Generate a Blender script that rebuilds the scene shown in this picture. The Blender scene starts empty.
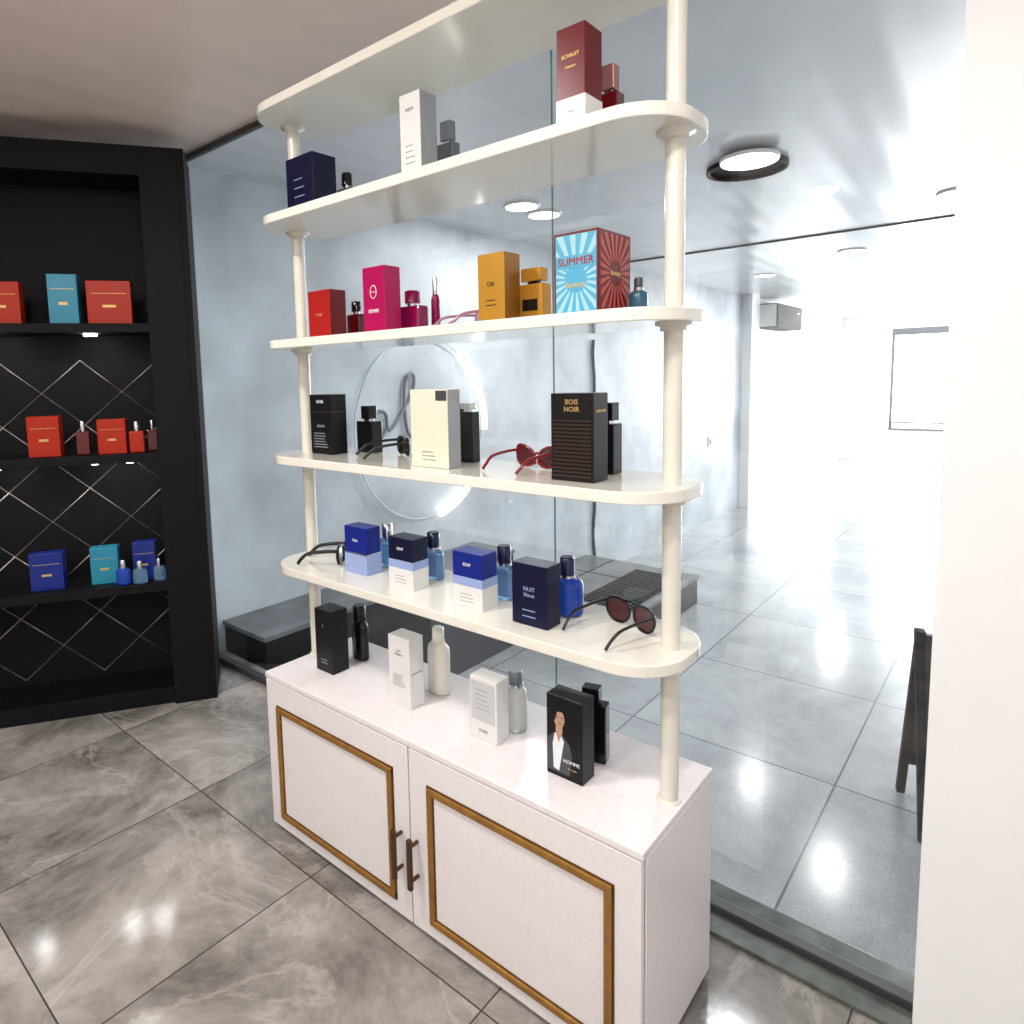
import bpy, bmesh, math, random
from mathutils import Vector, Matrix
random.seed(3)
S=bpy.context.scene
try:
    S.view_settings.view_transform='Standard'; S.view_settings.look='None'
except Exception: pass

# ---------------------------------------------------------------- materials
MATS={}
def mat(name,col,rough=.5,metal=0,coat=0,emit=0,trans=0,ior=1.45,noise=0,nscale=8,bump=0,alpha=1,spec=.5):
    if name in MATS: return MATS[name]
    m=bpy.data.materials.new(name); m.use_nodes=True; nt=m.node_tree; b=nt.nodes['Principled BSDF']
    c=(*col,1)
    b.inputs['Base Color'].default_value=c; b.inputs['Roughness'].default_value=rough
    b.inputs['Metallic'].default_value=metal; b.inputs['Coat Weight'].default_value=coat
    b.inputs['Coat Roughness'].default_value=.08
    b.inputs['Transmission Weight'].default_value=trans; b.inputs['IOR'].default_value=ior
    b.inputs['Specular IOR Level'].default_value=spec
    b.inputs['Alpha'].default_value=alpha
    if emit: b.inputs['Emission Color'].default_value=c; b.inputs['Emission Strength'].default_value=emit
    if noise or bump:
        tc=nt.nodes.new('ShaderNodeTexCoord'); n=nt.nodes.new('ShaderNodeTexNoise')
        n.inputs['Scale'].default_value=nscale; n.inputs['Detail'].default_value=6
        nt.links.new(tc.outputs['Object'],n.inputs['Vector'])
        if noise:
            r=nt.nodes.new('ShaderNodeValToRGB')
            r.color_ramp.elements[0].position=.3; r.color_ramp.elements[1].position=.7
            r.color_ramp.elements[0].color=(*[k*(1-noise) for k in col],1)
            r.color_ramp.elements[1].color=(*[min(1,k*(1+noise*.5)) for k in col],1)
            nt.links.new(n.outputs['Fac'],r.inputs['Fac']); nt.links.new(r.outputs['Color'],b.inputs['Base Color'])
        if bump:
            bp=nt.nodes.new('ShaderNodeBump'); bp.inputs['Strength'].default_value=bump; bp.inputs['Distance'].default_value=.01
            nt.links.new(n.outputs['Fac'],bp.inputs['Height']); nt.links.new(bp.outputs['Normal'],b.inputs['Normal'])
    MATS[name]=m; return m

def tile_mat(name,tile,org,c1,c2,vein,grout,rough,vs=1.6,veinw=.04,mortar=.004,speck=0,vstr=.4):
    m=bpy.data.materials.new(name); m.use_nodes=True; nt=m.node_tree; N=nt.nodes; Lk=nt.links.new; b=N['Principled BSDF']
    tc=N.new('ShaderNodeTexCoord'); mp=N.new('ShaderNodeMapping'); mp.inputs['Location'].default_value=(-org[0],-org[1],0)
    Lk(tc.outputs['Object'],mp.inputs['Vector'])
    br=N.new('ShaderNodeTexBrick'); br.offset=0; br.squash=1
    br.inputs['Scale'].default_value=1; br.inputs['Brick Width'].default_value=tile; br.inputs['Row Height'].default_value=tile
    br.inputs['Mortar Size'].default_value=mortar; br.inputs['Mortar Smooth'].default_value=.1
    br.inputs['Color1'].default_value=(0,0,0,1); br.inputs['Color2'].default_value=(1,1,1,1); br.inputs['Mortar'].default_value=(.5,.5,.5,1)
    Lk(mp.outputs['Vector'],br.inputs['Vector'])
    off=N.new('ShaderNodeVectorMath'); off.operation='MULTIPLY_ADD'
    Lk(br.outputs['Color'],off.inputs[0]); off.inputs[1].default_value=(3.1,5.7,2.3); Lk(mp.outputs['Vector'],off.inputs[2])
    n=N.new('ShaderNodeTexNoise'); n.inputs['Scale'].default_value=vs; n.inputs['Detail'].default_value=9; n.inputs['Roughness'].default_value=.72; n.inputs['Distortion'].default_value=.5
    Lk(off.outputs[0],n.inputs['Vector'])
    r=N.new('ShaderNodeValToRGB'); e=r.color_ramp.elements
    e[0].position=.34; e[0].color=(*c1,1); e[1].position=.66; e[1].color=(*c2,1)
    Lk(n.outputs['Fac'],r.inputs['Fac'])
    n2=N.new('ShaderNodeTexNoise'); n2.inputs['Scale'].default_value=vs*.9; n2.inputs['Detail'].default_value=8; n2.inputs['Roughness'].default_value=.6; n2.inputs['Distortion'].default_value=.8
    o2=N.new('ShaderNodeVectorMath'); o2.operation='ADD'; o2.inputs[1].default_value=(7,3,1); Lk(off.outputs[0],o2.inputs[0]); Lk(o2.outputs[0],n2.inputs['Vector'])
    s=N.new('ShaderNodeMath'); s.operation='SUBTRACT'; s.inputs[1].default_value=.5; Lk(n2.outputs['Fac'],s.inputs[0])
    a=N.new('ShaderNodeMath'); a.operation='ABSOLUTE'; Lk(s.outputs[0],a.inputs[0])
    mr=N.new('ShaderNodeMapRange'); mr.inputs['From Min'].default_value=0; mr.inputs['From Max'].default_value=veinw; mr.inputs['To Min'].default_value=vstr; mr.inputs['To Max'].default_value=0
    Lk(a.outputs[0],mr.inputs['Value'])
    mx=N.new('ShaderNodeMixRGB'); Lk(mr.outputs[0],mx.inputs['Fac']); Lk(r.outputs['Color'],mx.inputs['Color1']); mx.inputs['Color2'].default_value=(*vein,1)
    last=mx
    if speck:
        n3=N.new('ShaderNodeTexNoise'); n3.inputs['Scale'].default_value=90; n3.inputs['Detail'].default_value=3; Lk(mp.outputs['Vector'],n3.inputs['Vector'])
        m3=N.new('ShaderNodeMixRGB'); m3.blend_type='OVERLAY'; m3.inputs['Fac'].default_value=speck; Lk(last.outputs[0],m3.inputs['Color1']); Lk(n3.outputs['Fac'],m3.inputs['Color2']); last=m3
    mg=N.new('ShaderNodeMixRGB'); Lk(br.outputs['Fac'],mg.inputs['Fac']); Lk(last.outputs[0],mg.inputs['Color1']); mg.inputs['Color2'].default_value=(*grout,1)
    Lk(mg.outputs[0],b.inputs['Base Color']); b.inputs['Roughness'].default_value=rough
    bp=N.new('ShaderNodeBump'); bp.inputs['Strength'].default_value=.06; bp.inputs['Distance'].default_value=.01; Lk(n.outputs['Fac'],bp.inputs['Height']); Lk(bp.outputs[0],b.inputs['Normal'])
    return m

white_cab=mat('cabinet_white_laminate',(.74,.70,.71),.32,noise=.07,nscale=90)
cream=mat('shelf_cream_lacquer',(.76,.74,.66),.12,coat=.6,noise=.03,nscale=5)
polem=mat('pole_white_paint',(.68,.66,.58),.25,coat=.3)
gold=mat('gold_trim',(.36,.18,.04),.35,metal=.5,noise=.25,nscale=30)
goldd=mat('gold_dark',(.10,.045,.012),.4,metal=.3)
bronze=mat('handle_bronze',(.12,.06,.03),.3,metal=.7)
black=mat('black_gloss',(.004,.004,.005),.3)
blackm=mat('black_matte',(.004,.004,.005),.6,spec=.2)
gap=mat('shadow_gap',(.02,.015,.015),.8)
greyd=mat('dark_grey',(.05,.052,.056),.4)
silver=mat('silver',(.6,.62,.66),.2,metal=1)
glassb=mat('ice_blue_glass',(.35,.62,.88),.04,trans=.8)
glassbb=mat('deep_blue_glass',(.02,.10,.65),.05,trans=.5)

# ---------------------------------------------------------------- mesh builder
class MB:
    def __init__(s): s.v=[];s.f=[];s.m=[];s.sm=[];s.mats=[]
    def mi(s,m):
        if m not in s.mats: s.mats.append(m)
        return s.mats.index(m)
    def add(s,vs,fs,m,smooth=False,M=None):
        o=len(s.v); i=s.mi(m)
        for p in vs:
            p=Vector(p); s.v.append(M@p if M else p)
        for f in fs: s.f.append([k+o for k in f]); s.m.append(i); s.sm.append(smooth)
    def bm(s,b,m,smooth=False,M=None):
        b.verts.index_update(); s.add([v.co.copy() for v in b.verts],[[v.index for v in f.verts] for f in b.faces],m,smooth,M); b.free()
    def box(s,c,d,m,bev=0,seg=2,M=None,smooth=False):
        b=bmesh.new(); bmesh.ops.create_cube(b,size=1)
        for v in b.verts: v.co=Vector((v.co.x*d[0]+c[0],v.co.y*d[1]+c[1],v.co.z*d[2]+c[2]))
        if bev: bmesh.ops.bevel(b,geom=b.edges[:],offset=bev,segments=seg,profile=.5,affect='EDGES')
        s.bm(b,m,smooth,M)
    def bx(s,x0,x1,y0,y1,z0,z1,m,bev=0,**k): s.box(((x0+x1)/2,(y0+y1)/2,(z0+z1)/2),(x1-x0,y1-y0,z1-z0),m,bev,**k)
    def lathe(s,prof,m,c=(0,0,0),n=28,M=None,sx=1,sy=1):
        vs=[];fs=[]
        for (r,z) in prof:
            for i in range(n):
                a=2*math.pi*i/n; vs.append((c[0]+r*sx*math.cos(a),c[1]+r*sy*math.sin(a),c[2]+z))
        for j in range(len(prof)-1):
            for i in range(n):
                k=(i+1)%n; fs.append([j*n+i,j*n+k,(j+1)*n+k,(j+1)*n+i])
        s.add(vs,fs,m,True,M)
        s.add(vs[:n],[list(range(n))[::-1]],m,False,M); s.add(vs[-n:],[list(range(n))],m,False,M)
    def tube(s,pts,r,m,n=8,M=None,closed=False,flat=1):
        pts=[Vector(p) for p in pts]; vs=[];fs=[];L=len(pts)
        for i,p in enumerate(pts):
            if closed: t=pts[(i+1)%L]-pts[i-1]
            else: t=pts[min(i+1,L-1)]-pts[max(i-1,0)]
            t.normalize(); up=Vector((0,0,1)) if abs(t.z)<.9 else Vector((0,1,0))
            a=t.cross(up).normalized(); b=a.cross(t)
            for k in range(n):
                w=2*math.pi*k/n; vs.append(p+a*(r*math.cos(w)*flat)+b*(r*math.sin(w)))
        for i in range(L if closed else L-1):
            j=(i+1)%L
            for k in range(n):
                q=(k+1)%n; fs.append([i*n+k,i*n+q,j*n+q,j*n+k])
        if not closed: fs.append(list(range(n))[::-1]); fs.append([(L-1)*n+k for k in range(n)])
        s.add(vs,fs,m,True,M)
    def prism(s,outl,z0,z1,m,M=None,bev=0,mt=None):
        b=bmesh.new(); vs=[b.verts.new((p[0],p[1],z0)) for p in outl]; f=b.faces.new(vs)
        r=bmesh.ops.extrude_face_region(b,geom=[f])
        for e in r['geom']:
            if isinstance(e,bmesh.types.BMVert): e.co.z=z1
        bmesh.ops.recalc_face_normals(b,faces=b.faces[:])
        if bev:
            ed=[e for e in b.edges if abs(e.verts[0].co.z-e.verts[1].co.z)<1e-6]
            bmesh.ops.bevel(b,geom=ed,offset=bev,segments=2,profile=.5,affect='EDGES')
        s.bm(b,m,False,M)
    def text(s,t,size,m,M,ext=.0004):
        cu=bpy.data.curves.new('t','FONT'); cu.body=t; cu.size=size; cu.align_x='CENTER'; cu.align_y='CENTER'; cu.extrude=ext; cu.resolution_u=2
        ob=bpy.data.objects.new('t',cu); S.collection.objects.link(ob); bpy.context.view_layer.update()
        me=ob.to_mesh(); s.add([v.co.copy() for v in me.vertices],[list(p.vertices) for p in me.polygons],m,False,M)
        ob.to_mesh_clear(); bpy.data.objects.remove(ob); bpy.data.curves.remove(cu)
    def done(s,name,loc=(0,0,0),rz=0,parent=None):
        me=bpy.data.meshes.new(name); me.from_pydata([tuple(v) for v in s.v],[],s.f)
        for m in s.mats: me.materials.append(m)
        for p,i,sm in zip(me.polygons,s.m,s.sm): p.material_index=i; p.use_smooth=sm
        me.update(); o=bpy.data.objects.new(name,me); S.collection.objects.link(o)
        o.location=loc; o.rotation_euler=(0,0,math.radians(rz))
        if parent: o.parent=parent
        return o
def TF(x,y,z,sx=1):
    return Matrix.Translation((x,y,z))@Matrix.Rotation(math.radians(90),4,'X')
def TS(x,y,z):
    return Matrix.Translation((x,y,z))@Matrix.Rotation(math.radians(90),4,'Z')@Matrix.Rotation(math.radians(90),4,'X')
def empty(name,loc=(0,0,0),rz=0):
    e=bpy.data.objects.new(name,None); e.location=loc; e.rotation_euler=(0,0,math.radians(rz)); S.collection.objects.link(e); return e

# ---------------------------------------------------------------- room
ZC=2.967; ZF=-.70; GY=.658; XW=-1.75; YE=18.5
near_floor=tile_mat('marble_tile_brown_grey',.75,(.325,-.07),(.10,.091,.084),(.40,.375,.35),(.54,.51,.48),(.05,.042,.038),.12,vs=2.0,veinw=.022,mortar=.0025,vstr=.3)
far_floor=tile_mat('grey_stone_tile',1.25,(.1,.3),(.27,.285,.295),(.44,.455,.465),(.52,.53,.54),(.11,.12,.13),.17,vs=1.1,veinw=.03,mortar=.006,speck=.4,vstr=.15)
wallm=mat('plaster_cool_white',(.62,.665,.70),.5,noise=.28,nscale=1.6,bump=.3)
wallw=mat('paint_white',(.82,.83,.84),.5,noise=.03,nscale=3)
def ceil_mat(name,col,rough):
    m=mat(name,col,rough,noise=.06,nscale=2); nt=m.node_tree; N=nt.nodes; b=N['Principled BSDF']
    tc=N.new('ShaderNodeTexCoord'); w=N.new('ShaderNodeTexWave'); w.wave_type='BANDS'; w.bands_direction='X'; w.inputs['Scale'].default_value=1.3
    nt.links.new(tc.outputs['Object'],w.inputs['Vector'])
    bp=N.new('ShaderNodeBump'); bp.inputs['Strength'].default_value=.12; bp.inputs['Distance'].default_value=.02
    nt.links.new(w.outputs['Fac'],bp.inputs['Height']); nt.links.new(bp.outputs[0],b.inputs['Normal']); return m
ceil_near=ceil_mat('ceiling_pvc_warm',(.92,.78,.70),.25)
ceil_far=ceil_mat('ceiling_pvc_grey',(.60,.62,.64),.22)

b=MB(); b.bx(-3.3,4.6,-4.1,.76,-.06,0,near_floor); b.done('floor')
b=MB(); b.bx(-3.3,4.6,.72,.76,ZF,-.061,greyd); b.done('floor_slab_edge')
b=MB(); b.bx(XW-.2,4.6,.76,YE+.2,ZF-.06,ZF,far_floor); b.done('floor')
b=MB(); b.bx(-3.3,4.6,-4.1,GY,ZC,ZC+.06,ceil_near); b.done('ceiling')
b=MB(); b.bx(XW-.2,4.6,GY,YE+.2,ZC,ZC+.06,ceil_far); b.bx(XW,4.5,5.93,5.97,ZC-.012,ZC,gap); b.done('ceiling')
b=MB(); b.bx(XW-.15,XW,GY+.1,10.6,ZF,ZC,wallm); b.bx(XW-.15,XW+.16,10.6,11.0,ZF,ZC,wallw); b.bx(XW-.15,XW-.02,11.0,YE,ZF,ZC,wallw)
b.done('wall_left')
wx0,wx1,wz0,wz1=-.68,3.4,.1,2.62
b=MB(); b.bx(XW-.15,wx0,YE,YE+.15,ZF,ZC,wallw); b.bx(wx1,4.6,YE,YE+.15,ZF,ZC,wallw)
b.bx(wx0,wx1,YE,YE+.15,ZF,wz0,wallw); b.bx(wx0,wx1,YE,YE+.15,wz1,ZC,wallw); b.done('wall_end')
sky=mat('daylight_pane',(.96,.98,1),.5,emit=8); wfr=mat('window_frame_grey',(.12,.125,.13),.5)
b=MB(); b.bx(wx0,wx1,YE+.08,YE+.10,wz0,wz1,sky)
for x in (wx0+.03,.75,2.1,wx1-.03): b.bx(x-.025,x+.025,YE+.02,YE+.08,wz0,wz1,wfr)
b.bx(wx0,wx1,YE-.02,YE+.08,wz1-.16,wz1,wfr); b.bx(wx0,wx1,YE-.06,YE+.08,wz0,wz0+.05,wfr); b.bx(wx0,wx1,YE-.02,YE+.08,wz0+.17,wz0+.21,wfr)
b.done('window_1')
b=MB(); b.bx(4.5,4.6,.76,YE,ZF,ZC,wallw); b.done('wall_right')
b=MB(); b.bx(3.2,3.3,-4.0,.56,0,ZC,wallw); b.done('wall_right')
b=MB(); b.bx(-3.3,-3.2,-4.0,GY-.05,0,ZC,mat('paint_grey',(.35,.34,.33),.6,noise=.05)); b.done('wall_left')
b=MB(); b.bx(-3.3,XW,GY-.05,GY+.1,0,ZC,MATS['paint_grey']); b.done('wall_back')
b=MB(); b.bx(-3.3,3.3,-4.1,-4.0,0,ZC,mat('paint_warm',(.60,.56,.52),.6,noise=.05)); b.done('wall_front')
b=MB(); b.bx(1.955,4.5,.56,.78,0.0,ZC,wallw); b.done('wall_column')

def glass_mat():
    m=bpy.data.materials.new('partition_glass'); m.use_nodes=True; nt=m.node_tree; N=nt.nodes; N.clear()
    o=N.new('ShaderNodeOutputMaterial'); t=N.new('ShaderNodeBsdfTransparent'); t.inputs['Color'].default_value=(.955,.975,.985,1)
    g=N.new('ShaderNodeBsdfGlossy'); g.inputs['Roughness'].default_value=.012; g.inputs['Color'].default_value=(.95,.98,1,1)
    fr=N.new('ShaderNodeFresnel'); fr.inputs['IOR'].default_value=1.85
    mx=N.new('ShaderNodeMixShader'); nt.links.new(fr.outputs[0],mx.inputs[0]); nt.links.new(t.outputs[0],mx.inputs[1]); nt.links.new(g.outputs[0],mx.inputs[2]); nt.links.new(mx.outputs[0],o.inputs[0])
    return m
gm=glass_mat(); gedge=mat('glass_edge_green',(.10,.22,.20),.2)
P=empty('glass_partition')
def pane(x0,x1,n):
    b=MB(); z0,z1=.035,ZC-.02
    b.add([(x0,GY,z0),(x1,GY,z0),(x1,GY,z1),(x0,GY,z1)],[[0,1,2,3]],gm)
    b.bx(x1-.002,x1,GY-.004,GY+.004,z0,z1,gedge); b.done(n,parent=P)
pane(XW+.01,.852,'pane_left'); pane(.855,1.95,'pane_right')
b=MB(); b.bx(XW,1.953,GY-.02,GY+.02,0.002,.035,greyd,.003); b.bx(XW,1.953,GY-.015,GY+.015,ZC-.03,ZC-.002,greyd,.003); b.done('track',parent=P)
stone=mat('sill_stone',(.10,.115,.10),.25,noise=.5,nscale=14)
b=MB(); b.bx(.9,1.952,GY+.022,GY+.10,0.001,.02,stone,.003); b.bx(.9,1.952,GY-.10,GY-.022,.001,.014,stone,.003); b.done('trim_sill')

# dark low platforms and steps behind the glass
dstone=mat('platform_dark_stone',(.012,.014,.016),.35,noise=.4,nscale=6)
pst=mat('platform_tile_top',(.18,.19,.20),.3,noise=.45,nscale=4)
b=MB(); b.bx(XW+.001,-1.28,.80,3.3,ZF,.14,dstone,.01); b.bx(XW+.001,-1.27,.79,3.31,.14,.17,pst,.004)
b.done('raised_platform')
b=MB(); b.bx(XW+.001,-.43,3.45,5.33,ZF,-.44,dstone,.01); b.bx(XW+.001,-.42,3.44,5.34,-.44,-.40,pst,.004)
for y in (4.1,4.75): b.bx(XW+.01,-1.0,y-.008,y+.008,-.40,-.3985,gap)
for x in (-1.38,): b.bx(x-.008,x+.008,3.46,5.3,-.40,-.3985,gap)
# dark grating strip along the edge
b.bx(-1.0,-.50,3.55,5.10,-.40,-.385,blackm,.003)
for i in range(24): b.bx(-.97,-.53,3.60+i*.062,3.625+i*.062,-.385,-.372,dstone,.001)
b.done('low_platform')
b=MB()
for i in range(4):
    zt=-.12-i*.13; y0=.78+i*.26
    b.bx(-.95,.25,y0,y0+.26,ZF,zt,blackm,.006); b.bx(-.95,.25,y0+.235,y0+.262,zt,zt+.006,pst,.002)
b.done('stair_steps')

b=MB(); b.tube([(XW+.02,5.5+.02*math.sin(z*9),z) for z in [-.45+i*.14 for i in range(19)]],.018,mat('stained_conduit',(.07,.08,.09),.7,noise=.6,nscale=30)); b.done('wall_conduit')
b=MB(); b.bx(XW,XW+.02,9.1,9.22,.5,.66,wallw,.004); b.bx(XW+.02,XW+.026,9.13,9.19,.54,.62,greyd,.002); b.done('wall_socket')
b=MB(); acw=mat('ac_plastic',(.16,.165,.15),.8,spec=.05); acl=mat('ac_end',(.72,.73,.70),.5)
b.bx(XW,XW+.40,11.2,12.8,2.42,2.84,acw,.03,seg=3); b.bx(XW+.02,XW+.38,11.192,11.2,2.44,2.82,acl,.002); b.bx(XW+.40,XW+.405,11.24,12.76,2.57,2.59,blackm)
for i in range(5): b.bx(XW+.22,XW+.403,11.26,12.72,2.44+i*.022,2.45+i*.022,blackm)
b.box((XW+.402,12.5,2.72),(.006,.14,.03),greyd); b.done('air_conditioner')
ringm=mat('ring_reflection_bright',(1,.96,.88),.4,emit=3.0); ringd=mat('ring_reflection_dim',(.70,.74,.78),.4)  # glowing arcs and dim ring stand in for a ring light's glass reflection
P=empty('script_and_ring_reflection'); cy_,cz_,R=2.68,1.27,.76
b=MB(); b.tube([(XW+.03,cy_+R*math.cos(a),cz_+R*math.sin(a)) for a in [2*math.pi*i/64 for i in range(64)]],.007,ringd,closed=True)
b.done('ring_reflection_dim',parent=P)
b=MB()
for a0,a1 in ((-80,-45),(-5,55)): b.tube([(XW+.055,cy_+R*math.cos(math.radians(a0+(a1-a0)*i/16)),cz_+R*math.sin(math.radians(a0+(a1-a0)*i/16))) for i in range(17)],.026,ringm)
b.done('ring_reflection_arcs',parent=P)
def spl(pts,n=10):
    out=[]
    for i in range(len(pts)-1):
        p0=pts[max(i-1,0)];p1=pts[i];p2=pts[i+1];p3=pts[min(i+2,len(pts)-1)]
        for k in range(n):
            t=k/n; out.append(tuple(.5*((2*p1[j])+(-p0[j]+p2[j])*t+(2*p0[j]-5*p1[j]+4*p2[j]-p3[j])*t*t+(-p0[j]+3*p1[j]-3*p2[j]+p3[j])*t**3) for j in range(len(p1))))
    out.append(tuple(pts[-1])); return out
b=MB(); sg_=mat('script_grey',(.20,.22,.25),.4)
curve=spl([(-.46,.0),(-.53,-.06),(-.60,.02),(-.55,.14),(-.46,.12),(-.44,.0),(-.36,.04),(-.16,.28),(-.14,.42),(-.22,.40),(-.25,.20),(-.22,-.04),(-.12,-.08),(.0,.02),(.10,.14),(.20,.10),(.18,-.04),(.06,-.06),(.04,.06),(.24,.02),(.38,.08)])
b.tube([(XW+.03,cy_+.02+p[0],cz_+.02+p[1]) for p in curve],.015,sg_); b.done('script_lettering',parent=P)

b=MB(); 
for sy in (-1,1):
    M=Matrix.Translation((0,sy*.22,0))@Matrix.Rotation(math.radians(sy*13),4,'X')
    b.bx(-.32,-.28,-.02,.02,0,1.05,blackm,.004,M=M); b.bx(.28,.32,-.02,.02,0,1.05,blackm,.004,M=M); b.bx(-.28,.28,-.012,.012,.2,1.03,black,.003,M=M)
b.done('a_frame_sign',(2.00,2.85,ZF+.012),20)

lampe=mat('lamp_diffuser',(1,.98,.95),.4,emit=10); trimw=mat('lamp_trim',(.8,.8,.8),.3)
def downlight(x,y,r=.11,power=30,col=(1,.97,.93),z=ZC,name='ceiling_downlight'):
    b=MB(); b.lathe([(r*1.18,0),(r*1.18,-.012),(r,-.014)],trimw,(0,0,0)); b.lathe([(r,-.0142),(r,-.016)],lampe); o=b.done(name,(x,y,z-.0005))
    l=bpy.data.lights.new('bulb','AREA'); l.shape='DISK'; l.size=r*2; l.energy=power; l.color=col
    lo=bpy.data.objects.new('bulb',l); lo.location=(0,0,-.025); lo.parent=o; S.collection.objects.link(lo)
for x,y,p in ((-.93,3.3,14),(-.9,2.95,10),(-.76,8.4,24),(-.95,14.4,50),(1.6,5.0,32),(2.2,9.0,42),(1.0,12.3,45),(2.2,15.5,80),(3.2,3.0,24),(.5,7.2,30)): downlight(x,y,.12,p,(1,.99,.98))
for x,y,p in ((.3,-1.1,31),(1.9,-.9,28),(-.6,-3.0,38),(.9,-2.8,38),(2.6,-2.6,28)): downlight(x,y,.09,p,(1,.96,.93))
b=MB(); b.lathe([(.24,-.002),(.24,-.03),(.22,-.03),(.22,-.004)],blackm); b.lathe([(.22,-.005),(.22,-.006)],blackm)
oc=(.10,-.27,0); b.lathe([(.03,-.006),(.03,-.03)],greyd,oc); b.lathe([(.165,-.032),(.165,-.05),(.16,-.054)],trimw,oc); b.lathe([(.157,-.0545),(.157,-.058)],lampe,oc)
o=b.done('ceiling_recess_lamp',(.66,3.20,ZC)); l=bpy.data.lights.new('bulb','AREA'); l.shape='DISK'; l.size=.28; l.energy=22; lo=bpy.data.objects.new('bulb',l); lo.location=(.10,-.27,-.07); lo.parent=o; S.collection.objects.link(lo)

l=bpy.data.lights.new('daylight','AREA'); l.shape='RECTANGLE'; l.size=4; l.size_y=2.4; l.energy=560; l.color=(.98,.99,1)
lo=bpy.data.objects.new('window_daylight',l); lo.location=(1.36,YE-.08,1.36); lo.rotation_euler=(math.radians(-90),0,0); S.collection.objects.link(lo)
W=bpy.data.worlds.new('World'); S.world=W; W.use_nodes=True; W.node_tree.nodes['Background'].inputs[0].default_value=(.7,.8,.95,1); W.node_tree.nodes['Background'].inputs[1].default_value=.3

# ---------------------------------------------------------------- display cabinet with shelves
L,D,H=1.5,.4232,.6151
ZS=[2.6295,2.2588,1.8301,1.4192,1.0127]; XL,XR,YP=.025,1.4637,.2211; X0,X1,DS=-.045,1.518,.166
P=empty('display_shelf_unit')
b=MB()
b.bx(0,L,.018,D,.02,H-.02,white_cab,.003); b.bx(.02,L-.02,.03,D-.01,.0,.02,blackm)
b.bx(0,L,-.001,D,H-.02,H,white_cab,.003)
b.bx(.004,L-.004,.0165,.0185,.024,H-.024,gap)
b.done('carcass',parent=P)
for n,(x0,x1) in enumerate(((.004,.7475),(.7525,1.496))):
    b=MB(); b.bx(x0,x1,0,.017,.022,H-.023,white_cab,.002)
    a0,a1=(.07,.68) if n==0 else (.83,1.425); z0,z1=.068,.50; w=.020
    b.bx(a0,a1,-.010,.001,z0,z0+w,gold,.003); b.bx(a0,a1,-.010,.001,z1-w,z1,gold,.003)
    b.bx(a0,a0+w,-.0102,.001,z0+.001,z1-.001,gold,.003); b.bx(a1-w,a1,-.0102,.001,z0+.001,z1-.001,gold,.003)
    for (p0,p1,q0,q1) in ((a0-.004,a1+.004,z0-.004,z0+w+.003),(a0-.004,a1+.004,z1-w-.003,z1+.004)): b.bx(p0,p1,-.003,.0005,q0,q1,goldd)
    for (p0,p1) in ((a0-.004,a0+w+.003),(a1-w-.003,a1+.004)): b.bx(p0,p1,-.0031,.0005,z0-.0035,z1+.0035,goldd)
    hx=.712 if n==0 else .780
    b.bx(hx-.008,hx+.008,-.042,-.028,.17,.33,bronze,.003)
    for z in (.195,.305): b.tube([(hx,.0,z),(hx,-.036,z)],.006,bronze)
    b.done('door_panel',parent=P)
def rrect(x0,x1,y0,y1,r,n=12):
    o=[]
    for cx,cy,a in ((x1-r,y0+r,-90),(x1-r,y1-r,0),(x0+r,y1-r,90),(x0+r,y0+r,180)):
        for i in range(n+1):
            t=math.radians(a+90*i/n); o.append((cx+r*math.cos(t),cy+r*math.sin(t)))
    return o
for i,z in enumerate(ZS):
    b=MB(); b.prism(rrect(X0,X1,YP-DS,YP+DS,.14),z-.030,z,cream,bev=.003)
    for x in (XL,XR): b.lathe([(.043,0),(.043,-.005),(.031,-.008),(.031,-.018)],polem,(x,YP,z-.030)); 
    b.done('shelf',parent=P)
for x in (XL,XR):
    b=MB(); b.lathe([(.0225,H),(.0225,ZS[0]+.01)],polem,(x,YP,0)); b.lathe([(.030,H),(.030,H+.004),(.026,H+.007)],polem,(x,YP,0)); b.done('pole',parent=P)

# ---------------------------------------------------------------- perfume boxes
def pbox(x0,w,y0,d,z,h,m,extra=None,rz=0,side=None):
    b=MB(); b.bx(0,w,0,d,0,h,m,.0015,seg=1)
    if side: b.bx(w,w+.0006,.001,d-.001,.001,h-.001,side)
    if extra: extra(b,w,d,h)
    return b.done('perfume_box',(x0,y0,z+.0005),rz)
def band(b,w,d,z0,z1,m,e=.0008): b.bx(-e,w+e,-e,d+e,z0,z1,m)
def lab(b,w,h,t,size,m,x=.5,z=.5): b.text(t,size,m,TF(w*x,-.0010,h*z))
def slab(b,w,d,h,t,size,m,y=.5,z=.5): b.text(t,size,m,TS(w+.001,d*y,h*z))
def lines(b,w,h,m,z0,z1,n,x0=.2,x1=.8,seed=0):
    R=random.Random(seed)
    for i in range(n):
        z=h*(z0+(z1-z0)*i/max(1,n-1)); xe=x0+(x1-x0)*R.uniform(.6,1); b.bx(w*x0,w*xe,-.0010,0,z-.0012,z+.0012,m)
txtw=mat('print_white',(.75,.75,.75),.5); txtg=mat('print_grey',(.30,.30,.32),.5); txtgold=mat('print_gold',(.65,.42,.15),.35,metal=.4)
bxblack=mat('box_black',(.005,.005,.006),.35,spec=.3); bxwhite=mat('box_white',(.68,.68,.67),.35); bxgrey=mat('box_lightgrey',(.28,.29,.31),.35)
bxnavy=mat('box_navy',(.003,.004,.026),.35,spec=.3); bxblue=mat('box_blue',(.006,.016,.20),.35,spec=.3); bxpale=mat('box_pale_blue',(.28,.36,.62),.35)
bxred=mat('box_red',(.34,.012,.010),.35,spec=.3); bxdred=mat('box_dark_red',(.12,.005,.007),.3,spec=.3); bxmag=mat('box_magenta',(.34,.003,.075),.35,spec=.3)
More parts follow.
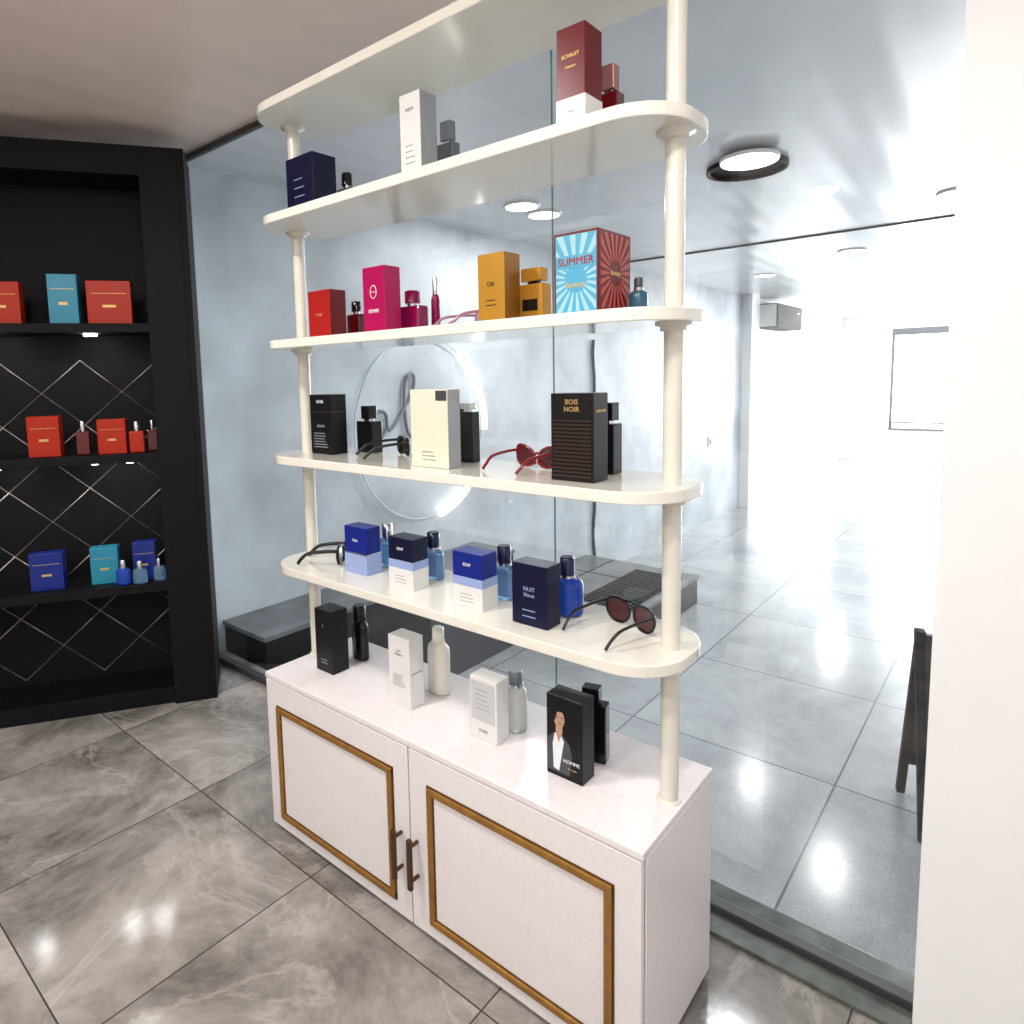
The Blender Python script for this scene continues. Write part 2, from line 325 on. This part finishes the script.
bxgold=mat('box_gold',(.50,.25,.03),.28,metal=.4); bxbrown=mat('box_dark_brown',(.03,.014,.010),.3); bxcream=mat('box_cream',(.70,.67,.54),.3)
pale=mat('print_pale',(.50,.51,.52),.4)
z=H
pbox(.135,.098,.135,.075,z,.235,bxblack,lambda b,w,d,h:(lab(b,w,h,'L',.02,txtg,.5,.75),lines(b,w,h,txtg,.15,.2,2,.3,.7)))
pbox(.538,.098,.130,.065,z,.235,bxwhite,lambda b,w,d,h:(lab(b,w,h,'eau\nfraiche',.013,txtg,.5,.78),slab(b,w,d,h,'pour homme',.009,txtg,.5,.5),lines(b,w,h,txtg,.30,.45,5)))
pbox(.880,.100,.140,.060,z,.190,bxwhite,lambda b,w,d,h:(lab(b,w,h,'PURE',.014,txtg,.5,.15),b.bx(.006,w-.006,-.0007,0,h*.3,h*.94,pale),lines(b,w,h,txtg,.5,.8,5)))
skin=mat('portrait_skin',(.45,.26,.17),.5); suit=mat('portrait_suit',(.05,.055,.065),.5); shirt=mat('portrait_shirt',(.70,.74,.76),.5)
def portrait(b,w,d,h):
    e=-.0008
    def poly(pts,m,k): b.add([(p[0]*w,e*k,p[1]*h) for p in pts],[list(range(len(pts)))],m)
    poly([(.02,.06),(.66,.06),(.72,.30),(.66,.44),(.46,.53),(.20,.53),(.04,.46)],suit,1)
    poly([(.20,.10),(.36,.08),(.50,.46),(.40,.55),(.24,.54),(.18,.40)],shirt,1.4)
    poly([(.27,.58),(.30,.50),(.36,.44),(.46,.56),(.46,.66),(.28,.66)],skin,1.8)
    poly([(.37+.15*math.cos(t),.73+.115*math.sin(t)) for t in [i*math.pi/8 for i in range(16)]],skin,2.2)
    poly([(.20,.70),(.20,.82),(.32,.91),(.50,.88),(.56,.78),(.44,.82),(.32,.81),(.26,.70)],bxblack,2.6)
    b.bx(.31*w,.36*w,e*3,0,.745*h,.755*h,bxbrown); b.bx(.42*w,.47*w,e*3,0,.745*h,.755*h,bxbrown); b.bx(.35*w,.43*w,e*3,0,.670*h,.678*h,bxdred)
    b.text('HOMME',.014,txtw,TF(w*.72,-.0042,h*.24)); b.text('for men',.008,txtgold,TF(w*.74,-.0042,h*.16))
pbox(1.160,.110,.128,.062,z,.225,bxblack,portrait)
z=ZS[4]
def bl(b,w,d,h): band(b,w,d,.0,h*.42,bxpale); band(b,w,d,h*.42,h*.45,silver,.001); lab(b,w,h,'bleu',.016,txtw,.5,.72); lines(b,w,h,txtg,.2,.3,2,.3,.7)
def bl2(b,w,d,h): band(b,w,d,0,h*.40,bxwhite); band(b,w,d,h*.40,h*.56,bxpale,.0009); lab(b,w,h,'azur',.018,txtw,.5,.8); lines(b,w,h,txtg,.12,.25,3,.25,.75)
pbox(.298,.115,.16,.065,z,.165,bxblue,bl); pbox(.545,.110,.14,.07,z,.165,bxnavy,bl2); pbox(.832,.112,.13,.07,z,.165,bxblue,bl2)
pbox(1.053,.115,.125,.065,z,.170,bxnavy,lambda b,w,d,h:(lab(b,w,h,'NUIT\nbleue',.016,bxpale,.5,.55),lines(b,w,h,bxpale,.15,.25,2,.3,.7)))
z=ZS[3]
pbox(.105,.122,.18,.070,z,.215,bxblack,lambda b,w,d,h:(lab(b,w,h,'NOIR',.016,txtw,.5,.88),lab(b,w,h,'classic',.018,txtg,.5,.48),band(b,w,d,h*.70,h*.72,bxbrown),lines(b,w,h,txtg,.12,.35,6,.15,.85)))
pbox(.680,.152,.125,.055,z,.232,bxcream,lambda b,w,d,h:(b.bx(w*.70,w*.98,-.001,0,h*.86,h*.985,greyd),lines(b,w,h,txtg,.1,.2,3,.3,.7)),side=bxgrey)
def rib(b,w,d,h):
    for i in range(15): b.bx(.006,w-.006,-.0025,0,h*.05+i*h*.045,h*.05+i*h*.045+.0045,bxbrown)
    lab(b,w,h,'BOIS\nNOIR',.018,txtgold,.5,.86); slab(b,w,d,h,'BOIS NOIR',.010,txtgold,.5,.8)
pbox(1.184,.122,.125,.072,z,.220,bxblack,rib)
z=ZS[2]
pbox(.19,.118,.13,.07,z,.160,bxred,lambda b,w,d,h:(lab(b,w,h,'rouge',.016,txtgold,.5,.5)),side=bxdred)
pbox(.478,.100,.13,.07,z,.205,bxmag,lambda b,w,d,h:(b.tube([(w*.5+.014*math.cos(t),-.001,h*.62+.02*math.sin(t)) for t in [i*math.pi/10 for i in range(20)]],.0015,txtw,n=4,closed=True),b.bx(w*.42,w*.58,-.0015,0,h*.615,h*.625,txtw),lab(b,w,h,'FEMME',.016,txtw,.5,.33)))
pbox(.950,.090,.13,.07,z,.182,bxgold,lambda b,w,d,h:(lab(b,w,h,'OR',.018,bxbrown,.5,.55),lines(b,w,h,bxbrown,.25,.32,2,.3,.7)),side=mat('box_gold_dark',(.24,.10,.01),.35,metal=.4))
skyb=mat('box_sky_blue',(.06,.32,.48),.35); rayl=mat('ray_pale',(.28,.52,.58),.4); rayr=mat('ray_red',(.40,.05,.03),.4)
def burst(b,w,d,h):
    def fan(wd,hh,cx,cz,n,m,off,fr,mp):
        for i in range(n):
            a0=2*math.pi*i/n; a1=a0+math.pi/n
            def hit(a):
                c,s_=math.cos(a),math.sin(a); t=1e9
                if c>1e-6: t=min(t,(wd-fr-cx)/c)
                if c<-1e-6: t=min(t,(fr-cx)/c)
                if s_>1e-6: t=min(t,(hh-fr-cz)/s_)
                if s_<-1e-6: t=min(t,(fr-cz)/s_)
                return t
            r0=hh*.16; p=[(cx+r0*math.cos(a0),cz+r0*math.sin(a0)),(cx+hit(a0)*math.cos(a0),cz+hit(a0)*math.sin(a0)),(cx+hit(a1)*math.cos(a1),cz+hit(a1)*math.sin(a1)),(cx+r0*math.cos(a1),cz+r0*math.sin(a1))]
            b.add([mp(q,off) for q in p],[[0,1,2,3]],m)
    b.bx(.006,w-.006,-.0006,0,.006,h-.006,skyb)
    fan(w,h,w*.5,h*.42,20,rayl,.0009,.007,lambda q,o:(q[0],-o,q[1]))
    fan(d,h,d*.5,h*.5,22,rayr,.0008,.007,lambda q,o:(w+o,q[0],q[1]))
    b.bx(w*.06,w*.94,-.0014,0,h*.56,h*.72,skyb)
    b.text('SUMMER',.026,bxred,TF(w*.5,-.0022,h*.64)); lab(b,w,h,'fantasy',.020,txtgold,.5,.36)
    b.text('fantasy',.018,txtgold,TS(w+.0012,d*.5,h*.5))
pbox(1.200,.124,.12,.16,z,.195,bxdred,burst)
z=ZS[1]
pbox(.098,.150,.13,.10,z,.190,bxnavy,lambda b,w,d,h:(lines(b,w,h,bxpale,.3,.6,3,.3,.7)))
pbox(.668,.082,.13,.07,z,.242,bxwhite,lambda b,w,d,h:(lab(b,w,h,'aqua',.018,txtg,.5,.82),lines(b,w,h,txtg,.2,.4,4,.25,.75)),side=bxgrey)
pbox(1.205,.078,.13,.08,z,.24,bxdred,lambda b,w,d,h:(band(b,w,d,0,h*.33,bxwhite),lab(b,w,h,'SCARLET',.012,txtgold,.5,.72),lab(b,w,h,'intense',.010,txtgold,.5,.62),lab(b,w,h,'red',.010,bxred,.5,.2)))

# ---------------------------------------------------------------- bottles
def bottle(x,y,z,h,w,d,body,cap,shape='rect',neck=silver,rz=0,capr=.4,caph=.26,label=None,inner=None):
    b=MB(); bh=h*(1-caph)-.008
    if shape=='rect':
        b.box((0,0,bh/2),(w,d,bh),body,min(w,d)*.18,seg=3)
        r=w*capr*.5
        b.lathe([(r*.7,bh),(r*.7,bh+.010)],neck)
        b.lathe([(r,bh+.008),(r,h-.003),(r*.85,h)],cap)
    elif shape=='square':
        b.box((0,0,bh/2),(w,d,bh),body,.003); b.box((0,0,bh+.004),(w*.35,d*.5,.010),neck,.001); b.box((0,0,(bh+.008+h)/2),(w*capr,min(d*.8,w*capr),h-bh-.008),cap,.002)
    else:
        r=w/2; b.lathe([(r*.8,0),(r*.95,.003),(r,.010),(r,bh*.80),(r*.93,bh*.90),(r*.6,bh*.98),(r*.40,bh)],body,sy=d/w)
        c=r*capr; b.lathe([(c*1.1,bh-.002),(c*1.1,bh+.006)],neck); b.lathe([(c,bh+.006),(c,h-.004),(c*.8,h)],cap)
    if inner: b.box((0,0,bh*.45),(w*.55,d*.5,bh*.7),inner,.003)
    if label: b.bx(-w*.3,w*.3,-d/2-.001,-d/2+.0005,bh*.3,bh*.6,label)
    return b.done('perfume_bottle',(x,y,z+.0005),rz)
bwhite=mat('bottle_white',(.72,.70,.62),.25,coat=.3); bgreyc=mat('cap_grey',(.16,.18,.20),.3); frost=mat('frosted_glass',(.74,.78,.74),.2,trans=.6)
bdark=mat('bottle_black',(.006,.006,.008),.15,coat=.3,spec=.3); bdred=mat('bottle_dark_red',(.10,.005,.008),.1,coat=.5); bmag=mat('bottle_magenta',(.26,.004,.07),.1,trans=.3); bsteel=mat('bottle_steel',(.14,.15,.17),.3,metal=.5)
z=H
bottle(.200,.295,z,.215,.080,.05,bdark,bdark,'round',bdark,capr=.62,caph=.22)
bottle(.620,.285,z,.230,.090,.06,bwhite,bwhite,'round',bwhite,capr=.45,caph=.18)
bottle(.965,.255,z,.185,.068,.068,frost,bgreyc,'round',capr=.62,caph=.20)
bottle(1.222,.262,z,.210,.088,.045,bdark,bdark,'square',bdark,capr=.55,caph=.18,rz=15)
z=ZS[4]
capn=mat('cap_navy',(.01,.015,.06),.15)
bottle(.385,.285,z,.160,.065,.035,glassb,silver,'rect',capr=.6,caph=.3,inner=glassb)
bottle(.610,.285,z,.160,.085,.045,glassb,capn,'round',capr=.5,caph=.30,inner=bxpale)
bottle(.922,.265,z,.165,.085,.045,glassb,capn,'round',capr=.5,caph=.30,inner=bxpale)
bottle(1.140,.270,z,.165,.092,.085,glassbb,capn,'round',capr=.45,caph=.30,inner=bxblue)
z=ZS[3]
bottle(.275,.315,z,.170,.085,.05,bdark,bdark,'square',silver,capr=.5,caph=.28)
bottle(.775,.285,z,.185,.060,.04,bdark,silver,'square',silver,capr=.7,caph=.10)
bottle(.705,.335,z,.165,.045,.035,bdark,bdark,'rect',silver,capr=.5,caph=.2)
bottle(1.255,.295,z,.190,.055,.05,bdark,bdark,'square',silver,capr=.75,caph=.25)
z=ZS[2]
bottle(.275,.275,z,.130,.07,.04,bdred,bdark,'rect',capr=.5,caph=.28)
bottle(.575,.255,z,.135,.100,.05,bmag,bmag,'rect',capr=.5,caph=.3); bottle(.612,.325,z,.18,.03,.03,bmag,silver,'round',capr=.6,caph=.25)
bottle(1.060,.240,z,.145,.082,.045,bxgold,bxgold,'square',bdark,capr=.8,caph=.24,label=bdark)
bottle(1.352,.268,z,.090,.045,.045,mat('bottle_teal',(.03,.10,.16),.15),greyd,'round',capr=.5,caph=.25)
z=ZS[1]
bottle(.238,.285,z,.150,.075,.04,bsteel,bdark,'rect',capr=.5,caph=.3)
bottle(.738,.262,z,.188,.066,.035,bsteel,bgreyc,'square',capr=.6,caph=.30)
bottle(1.272,.272,z,.185,.058,.04,bdred,mat('cap_rose',(.40,.20,.18),.25,metal=.5),'square',capr=.6,caph=.32)
b=MB(); b.lathe([(.034,0),(.036,.01),(.030,.035),(.018,.05),(.004,.056)],bdark); b.done('cream_jar',(.985,.22,z+.0005))

# ---------------------------------------------------------------- sunglasses
def shades(x,y,z,rz,lens,frame,style='aviator',w=.19,lh=.055,al=.17,fr=.003):
    b=MB(); hw=w/2; zc=lh*.5+fr+.001; zt0=fr*1.2+.001
    def outline(cx,sg):
        pts=[]
        for i in range(28):
            a=2*math.pi*i/28; ca,sa=math.cos(a),math.sin(a); rx=w*.225; rz_=lh*.5
            px_=abs(ca)**.75*(1 if ca>0 else -1)*rx; pz=abs(sa)**.75*(1 if sa>0 else -1)*rz_
            if style=='cat' : pz+= (px_*sg/rx)*lh*.22 if sa>-.3 else 0
            if style=='aviator' and sa<0: px_*=1-.25*abs(sa)
            pts.append((cx+px_,zc+pz))
        return pts
    for sg in (-1,1):
        o=outline(sg*w*.265,sg); front=[(p[0],abs(p[0])*.10,p[1]) for p in o]
        b.tube(front,fr,frame,n=6,closed=True)
        c=(sg*w*.265,abs(sg*w*.265)*.10-.004,zc); vs=[c]+front; b.add(vs,[[0,i+1,(i+1)%28+1] for i in range(28)],lens,True)
        zt=zc+lh*.28; hx=sg*hw
        b.tube([(sg*(w*.485),hw*.09,zt),(hx,.012,zt),(hx,.02,zt)],fr*1.2,frame,n=6)
        b.tube(spl([(hx,.015,zt),(hx,al*.35,zt-.002),(hx*.97,al*.72,zt-.010),(hx*.93,al*.9,max(zt0,zt-.030)),(hx*.9,al,zt0)],6),fr*1.15,frame,n=6)
    b.tube([(-w*.055,.002,zc+lh*.12),(0,-.002,zc+lh*.2),(w*.055,.002,zc+lh*.12)],fr,frame,n=6)
    if style=='aviator': b.tube([(-w*.2,.01,zc+lh*.5),(0,.0,zc+lh*.5),(w*.2,.01,zc+lh*.5)],fr*.8,frame,n=6)
    return b.done('sunglasses',(x,y,z+.0008),rz)
lensred=mat('lens_wine',(.06,.008,.014),.08,coat=.5); lensblk=mat('lens_black',(.01,.01,.012),.08,coat=.5); redf=mat('frame_red',(.18,.006,.010),.2); pinkf=mat('frame_pink_clear',(.40,.20,.28),.1,trans=.2); lensc=mat('lens_clear',(.7,.6,.75),.05,trans=.7)
shades(1.332,.280,ZS[4],162,lensred,black,'aviator',w=.175,lh=.066,al=.170,fr=.0035)
shades(.213,.225,ZS[4],122,lensblk,black,'square',w=.12,lh=.065,al=.16,fr=.006)
shades(.475,.30,ZS[3],150,lensblk,black,'square',w=.15,lh=.058,al=.16,fr=.0045)
shades(1.035,.28,ZS[3],168,lensred,redf,'cat',w=.155,lh=.056,al=.145,fr=.0038)
shades(.86,.29,ZS[2],155,lensc,pinkf,'square',w=.15,lh=.05,al=.16,fr=.004)

# ---------------------------------------------------------------- black display cabinet at the left
e=empty('black_display_cabinet',(-1.13,.40,0),58)
b=MB(); Wd=2.4; dp=.32; hh=2.84
b.bx(-Wd,0,dp-.02,dp,0,hh,blackm); b.bx(-.03,0,0,dp-.02,0,hh,blackm,.002); b.bx(-.21,-.03,0,.06,0,hh,blackm,.002); b.bx(-.21,-.19,.06,dp-.02,0,hh,blackm); b.bx(-Wd,-.21,0,dp-.02,hh-.14,hh,blackm,.002); b.bx(-Wd,-.21,0.02,dp-.02,0,.09,blackm,.002)
b.bx(-1.35,-1.31,0,dp-.02,.09,hh-.14,black,.002); b.bx(-Wd,-Wd+.03,0,dp-.02,.09,hh-.14,black,.002)
for z_ in (.66,1.34,1.99):
    b.bx(-Wd,-.21,.01,dp-.02,z_-.045,z_,blackm,.002)
b.done('cabinet_body',parent=e)
b=MB(); lat=mat('lattice_pale_gold',(.65,.58,.50),.3,metal=.5)
for k in range(10):
    for m in range(7):
        x0=-.215-k*.38; z0=.12+m*.34
        for s_ in (-1,1):
            p0=(x0,z0); p1=(x0+s_*.19,z0+.17); p2=(x0,z0+.34)
            if -2.35<min(p0[0],p1[0]) and max(p0[0],p1[0])<-.20 and z0+.34<2.10:
                b.tube([(p0[0],dp-.024,p0[1]),(p1[0],dp-.024,p1[1]),(p2[0],dp-.024,p2[1])],.003,lat,n=4)
b.done('gold_lattice',parent=e)
led=mat('led_strip',(1,1,1),.4,emit=60)
for z_,xs in ((1.99,(-.50,-.95,-1.7)),(1.34,(-.36,-.52,-.95,-1.7))):
    b=MB(); 
    for x_ in xs: b.lathe([(.030,0),(.030,-.008)],led,(x_,.12,z_-.046))
    b.done('led_spots',parent=e)
def cb(x0,x1,y0,z_,h,m):
    b=MB(); w=x1-x0; b.bx(0,w,0,.07,0,h,m,.002)
    b.bx(w*.1,w*.9,-.001,0,h*.7,h*.71,txtgold); b.bx(w*.35,w*.65,-.001,0,h*.38,h*.44,txtgold)
    M=Matrix.Translation((-1.13,.40,0))@Matrix.Rotation(math.radians(58),4,'Z'); p=M@Vector((x0,y0,z_)); return b.done('perfume_box',tuple(p),58)
def cbt(x,y,z_,h,w,m,c,sh='rect'):
    M=Matrix.Translation((-1.13,.40,0))@Matrix.Rotation(math.radians(58),4,'Z'); p=M@Vector((x,y,z_)); return bottle(p.x,p.y,p.z,h,w,w*.6,m,c,sh,rz=58)
brred=mat('box_bright_red',(.40,.022,.006),.35,spec=.3); cyan=mat('box_cyan',(.02,.24,.36),.3); royal=mat('box_royal',(.006,.02,.20),.3)
cb(-.49,-.29,.05,1.9905,.21,brred); cb(-.66,-.53,.06,1.9905,.24,cyan); cb(-.95,-.78,.06,1.9905,.2,brred)
cb(-.49,-.36,.05,1.3405,.175,brred); cbt(-.31,.06,1.3405,.16,.07,brred,silver); cbt(-.245,.12,1.3405,.16,.05,bdred,silver); cbt(-.56,.08,1.3405,.17,.06,bdred,silver); cb(-.8,-.66,.06,1.3405,.2,brred)
cb(-.58,-.45,.10,.6605,.19,cyan); cb(-.38,-.27,.10,.6605,.20,royal); cbt(-.42,.05,.6605,.13,.07,glassbb,silver,'round'); cbt(-.25,.06,.6605,.12,.06,glassb,silver,'round'); cbt(-.34,.04,.6605,.12,.07,glassb,silver,'round'); cb(-.85,-.7,.08,.6605,.19,royal)

# ---------------------------------------------------------------- camera
a,bb,c=map(math.radians,(41.2361,-5.9533,-1.3559))
fw=Vector((-math.sin(a)*math.cos(bb),math.cos(a)*math.cos(bb),math.sin(bb))); r=Vector((math.cos(a),math.sin(a),0)); u=r.cross(fw)
r2=r*math.cos(c)+u*math.sin(c); u2=-r*math.sin(c)+u*math.cos(c)
M=Matrix.Identity(4)
for i in range(3): M[i][0]=r2[i];M[i][1]=u2[i];M[i][2]=-fw[i]
M[0][3],M[1][3],M[2][3]=2.1110,-1.2987,1.6867
cd=bpy.data.cameras.new('camera'); cam=bpy.data.objects.new('camera',cd); S.collection.objects.link(cam); cam.matrix_world=M
cd.sensor_width=36; cd.lens=663.059*36/1024; cd.shift_x=(512-456.391)/1024; cd.shift_y=-(512-446.107)/1024; cd.clip_start=.02
S.camera=cam
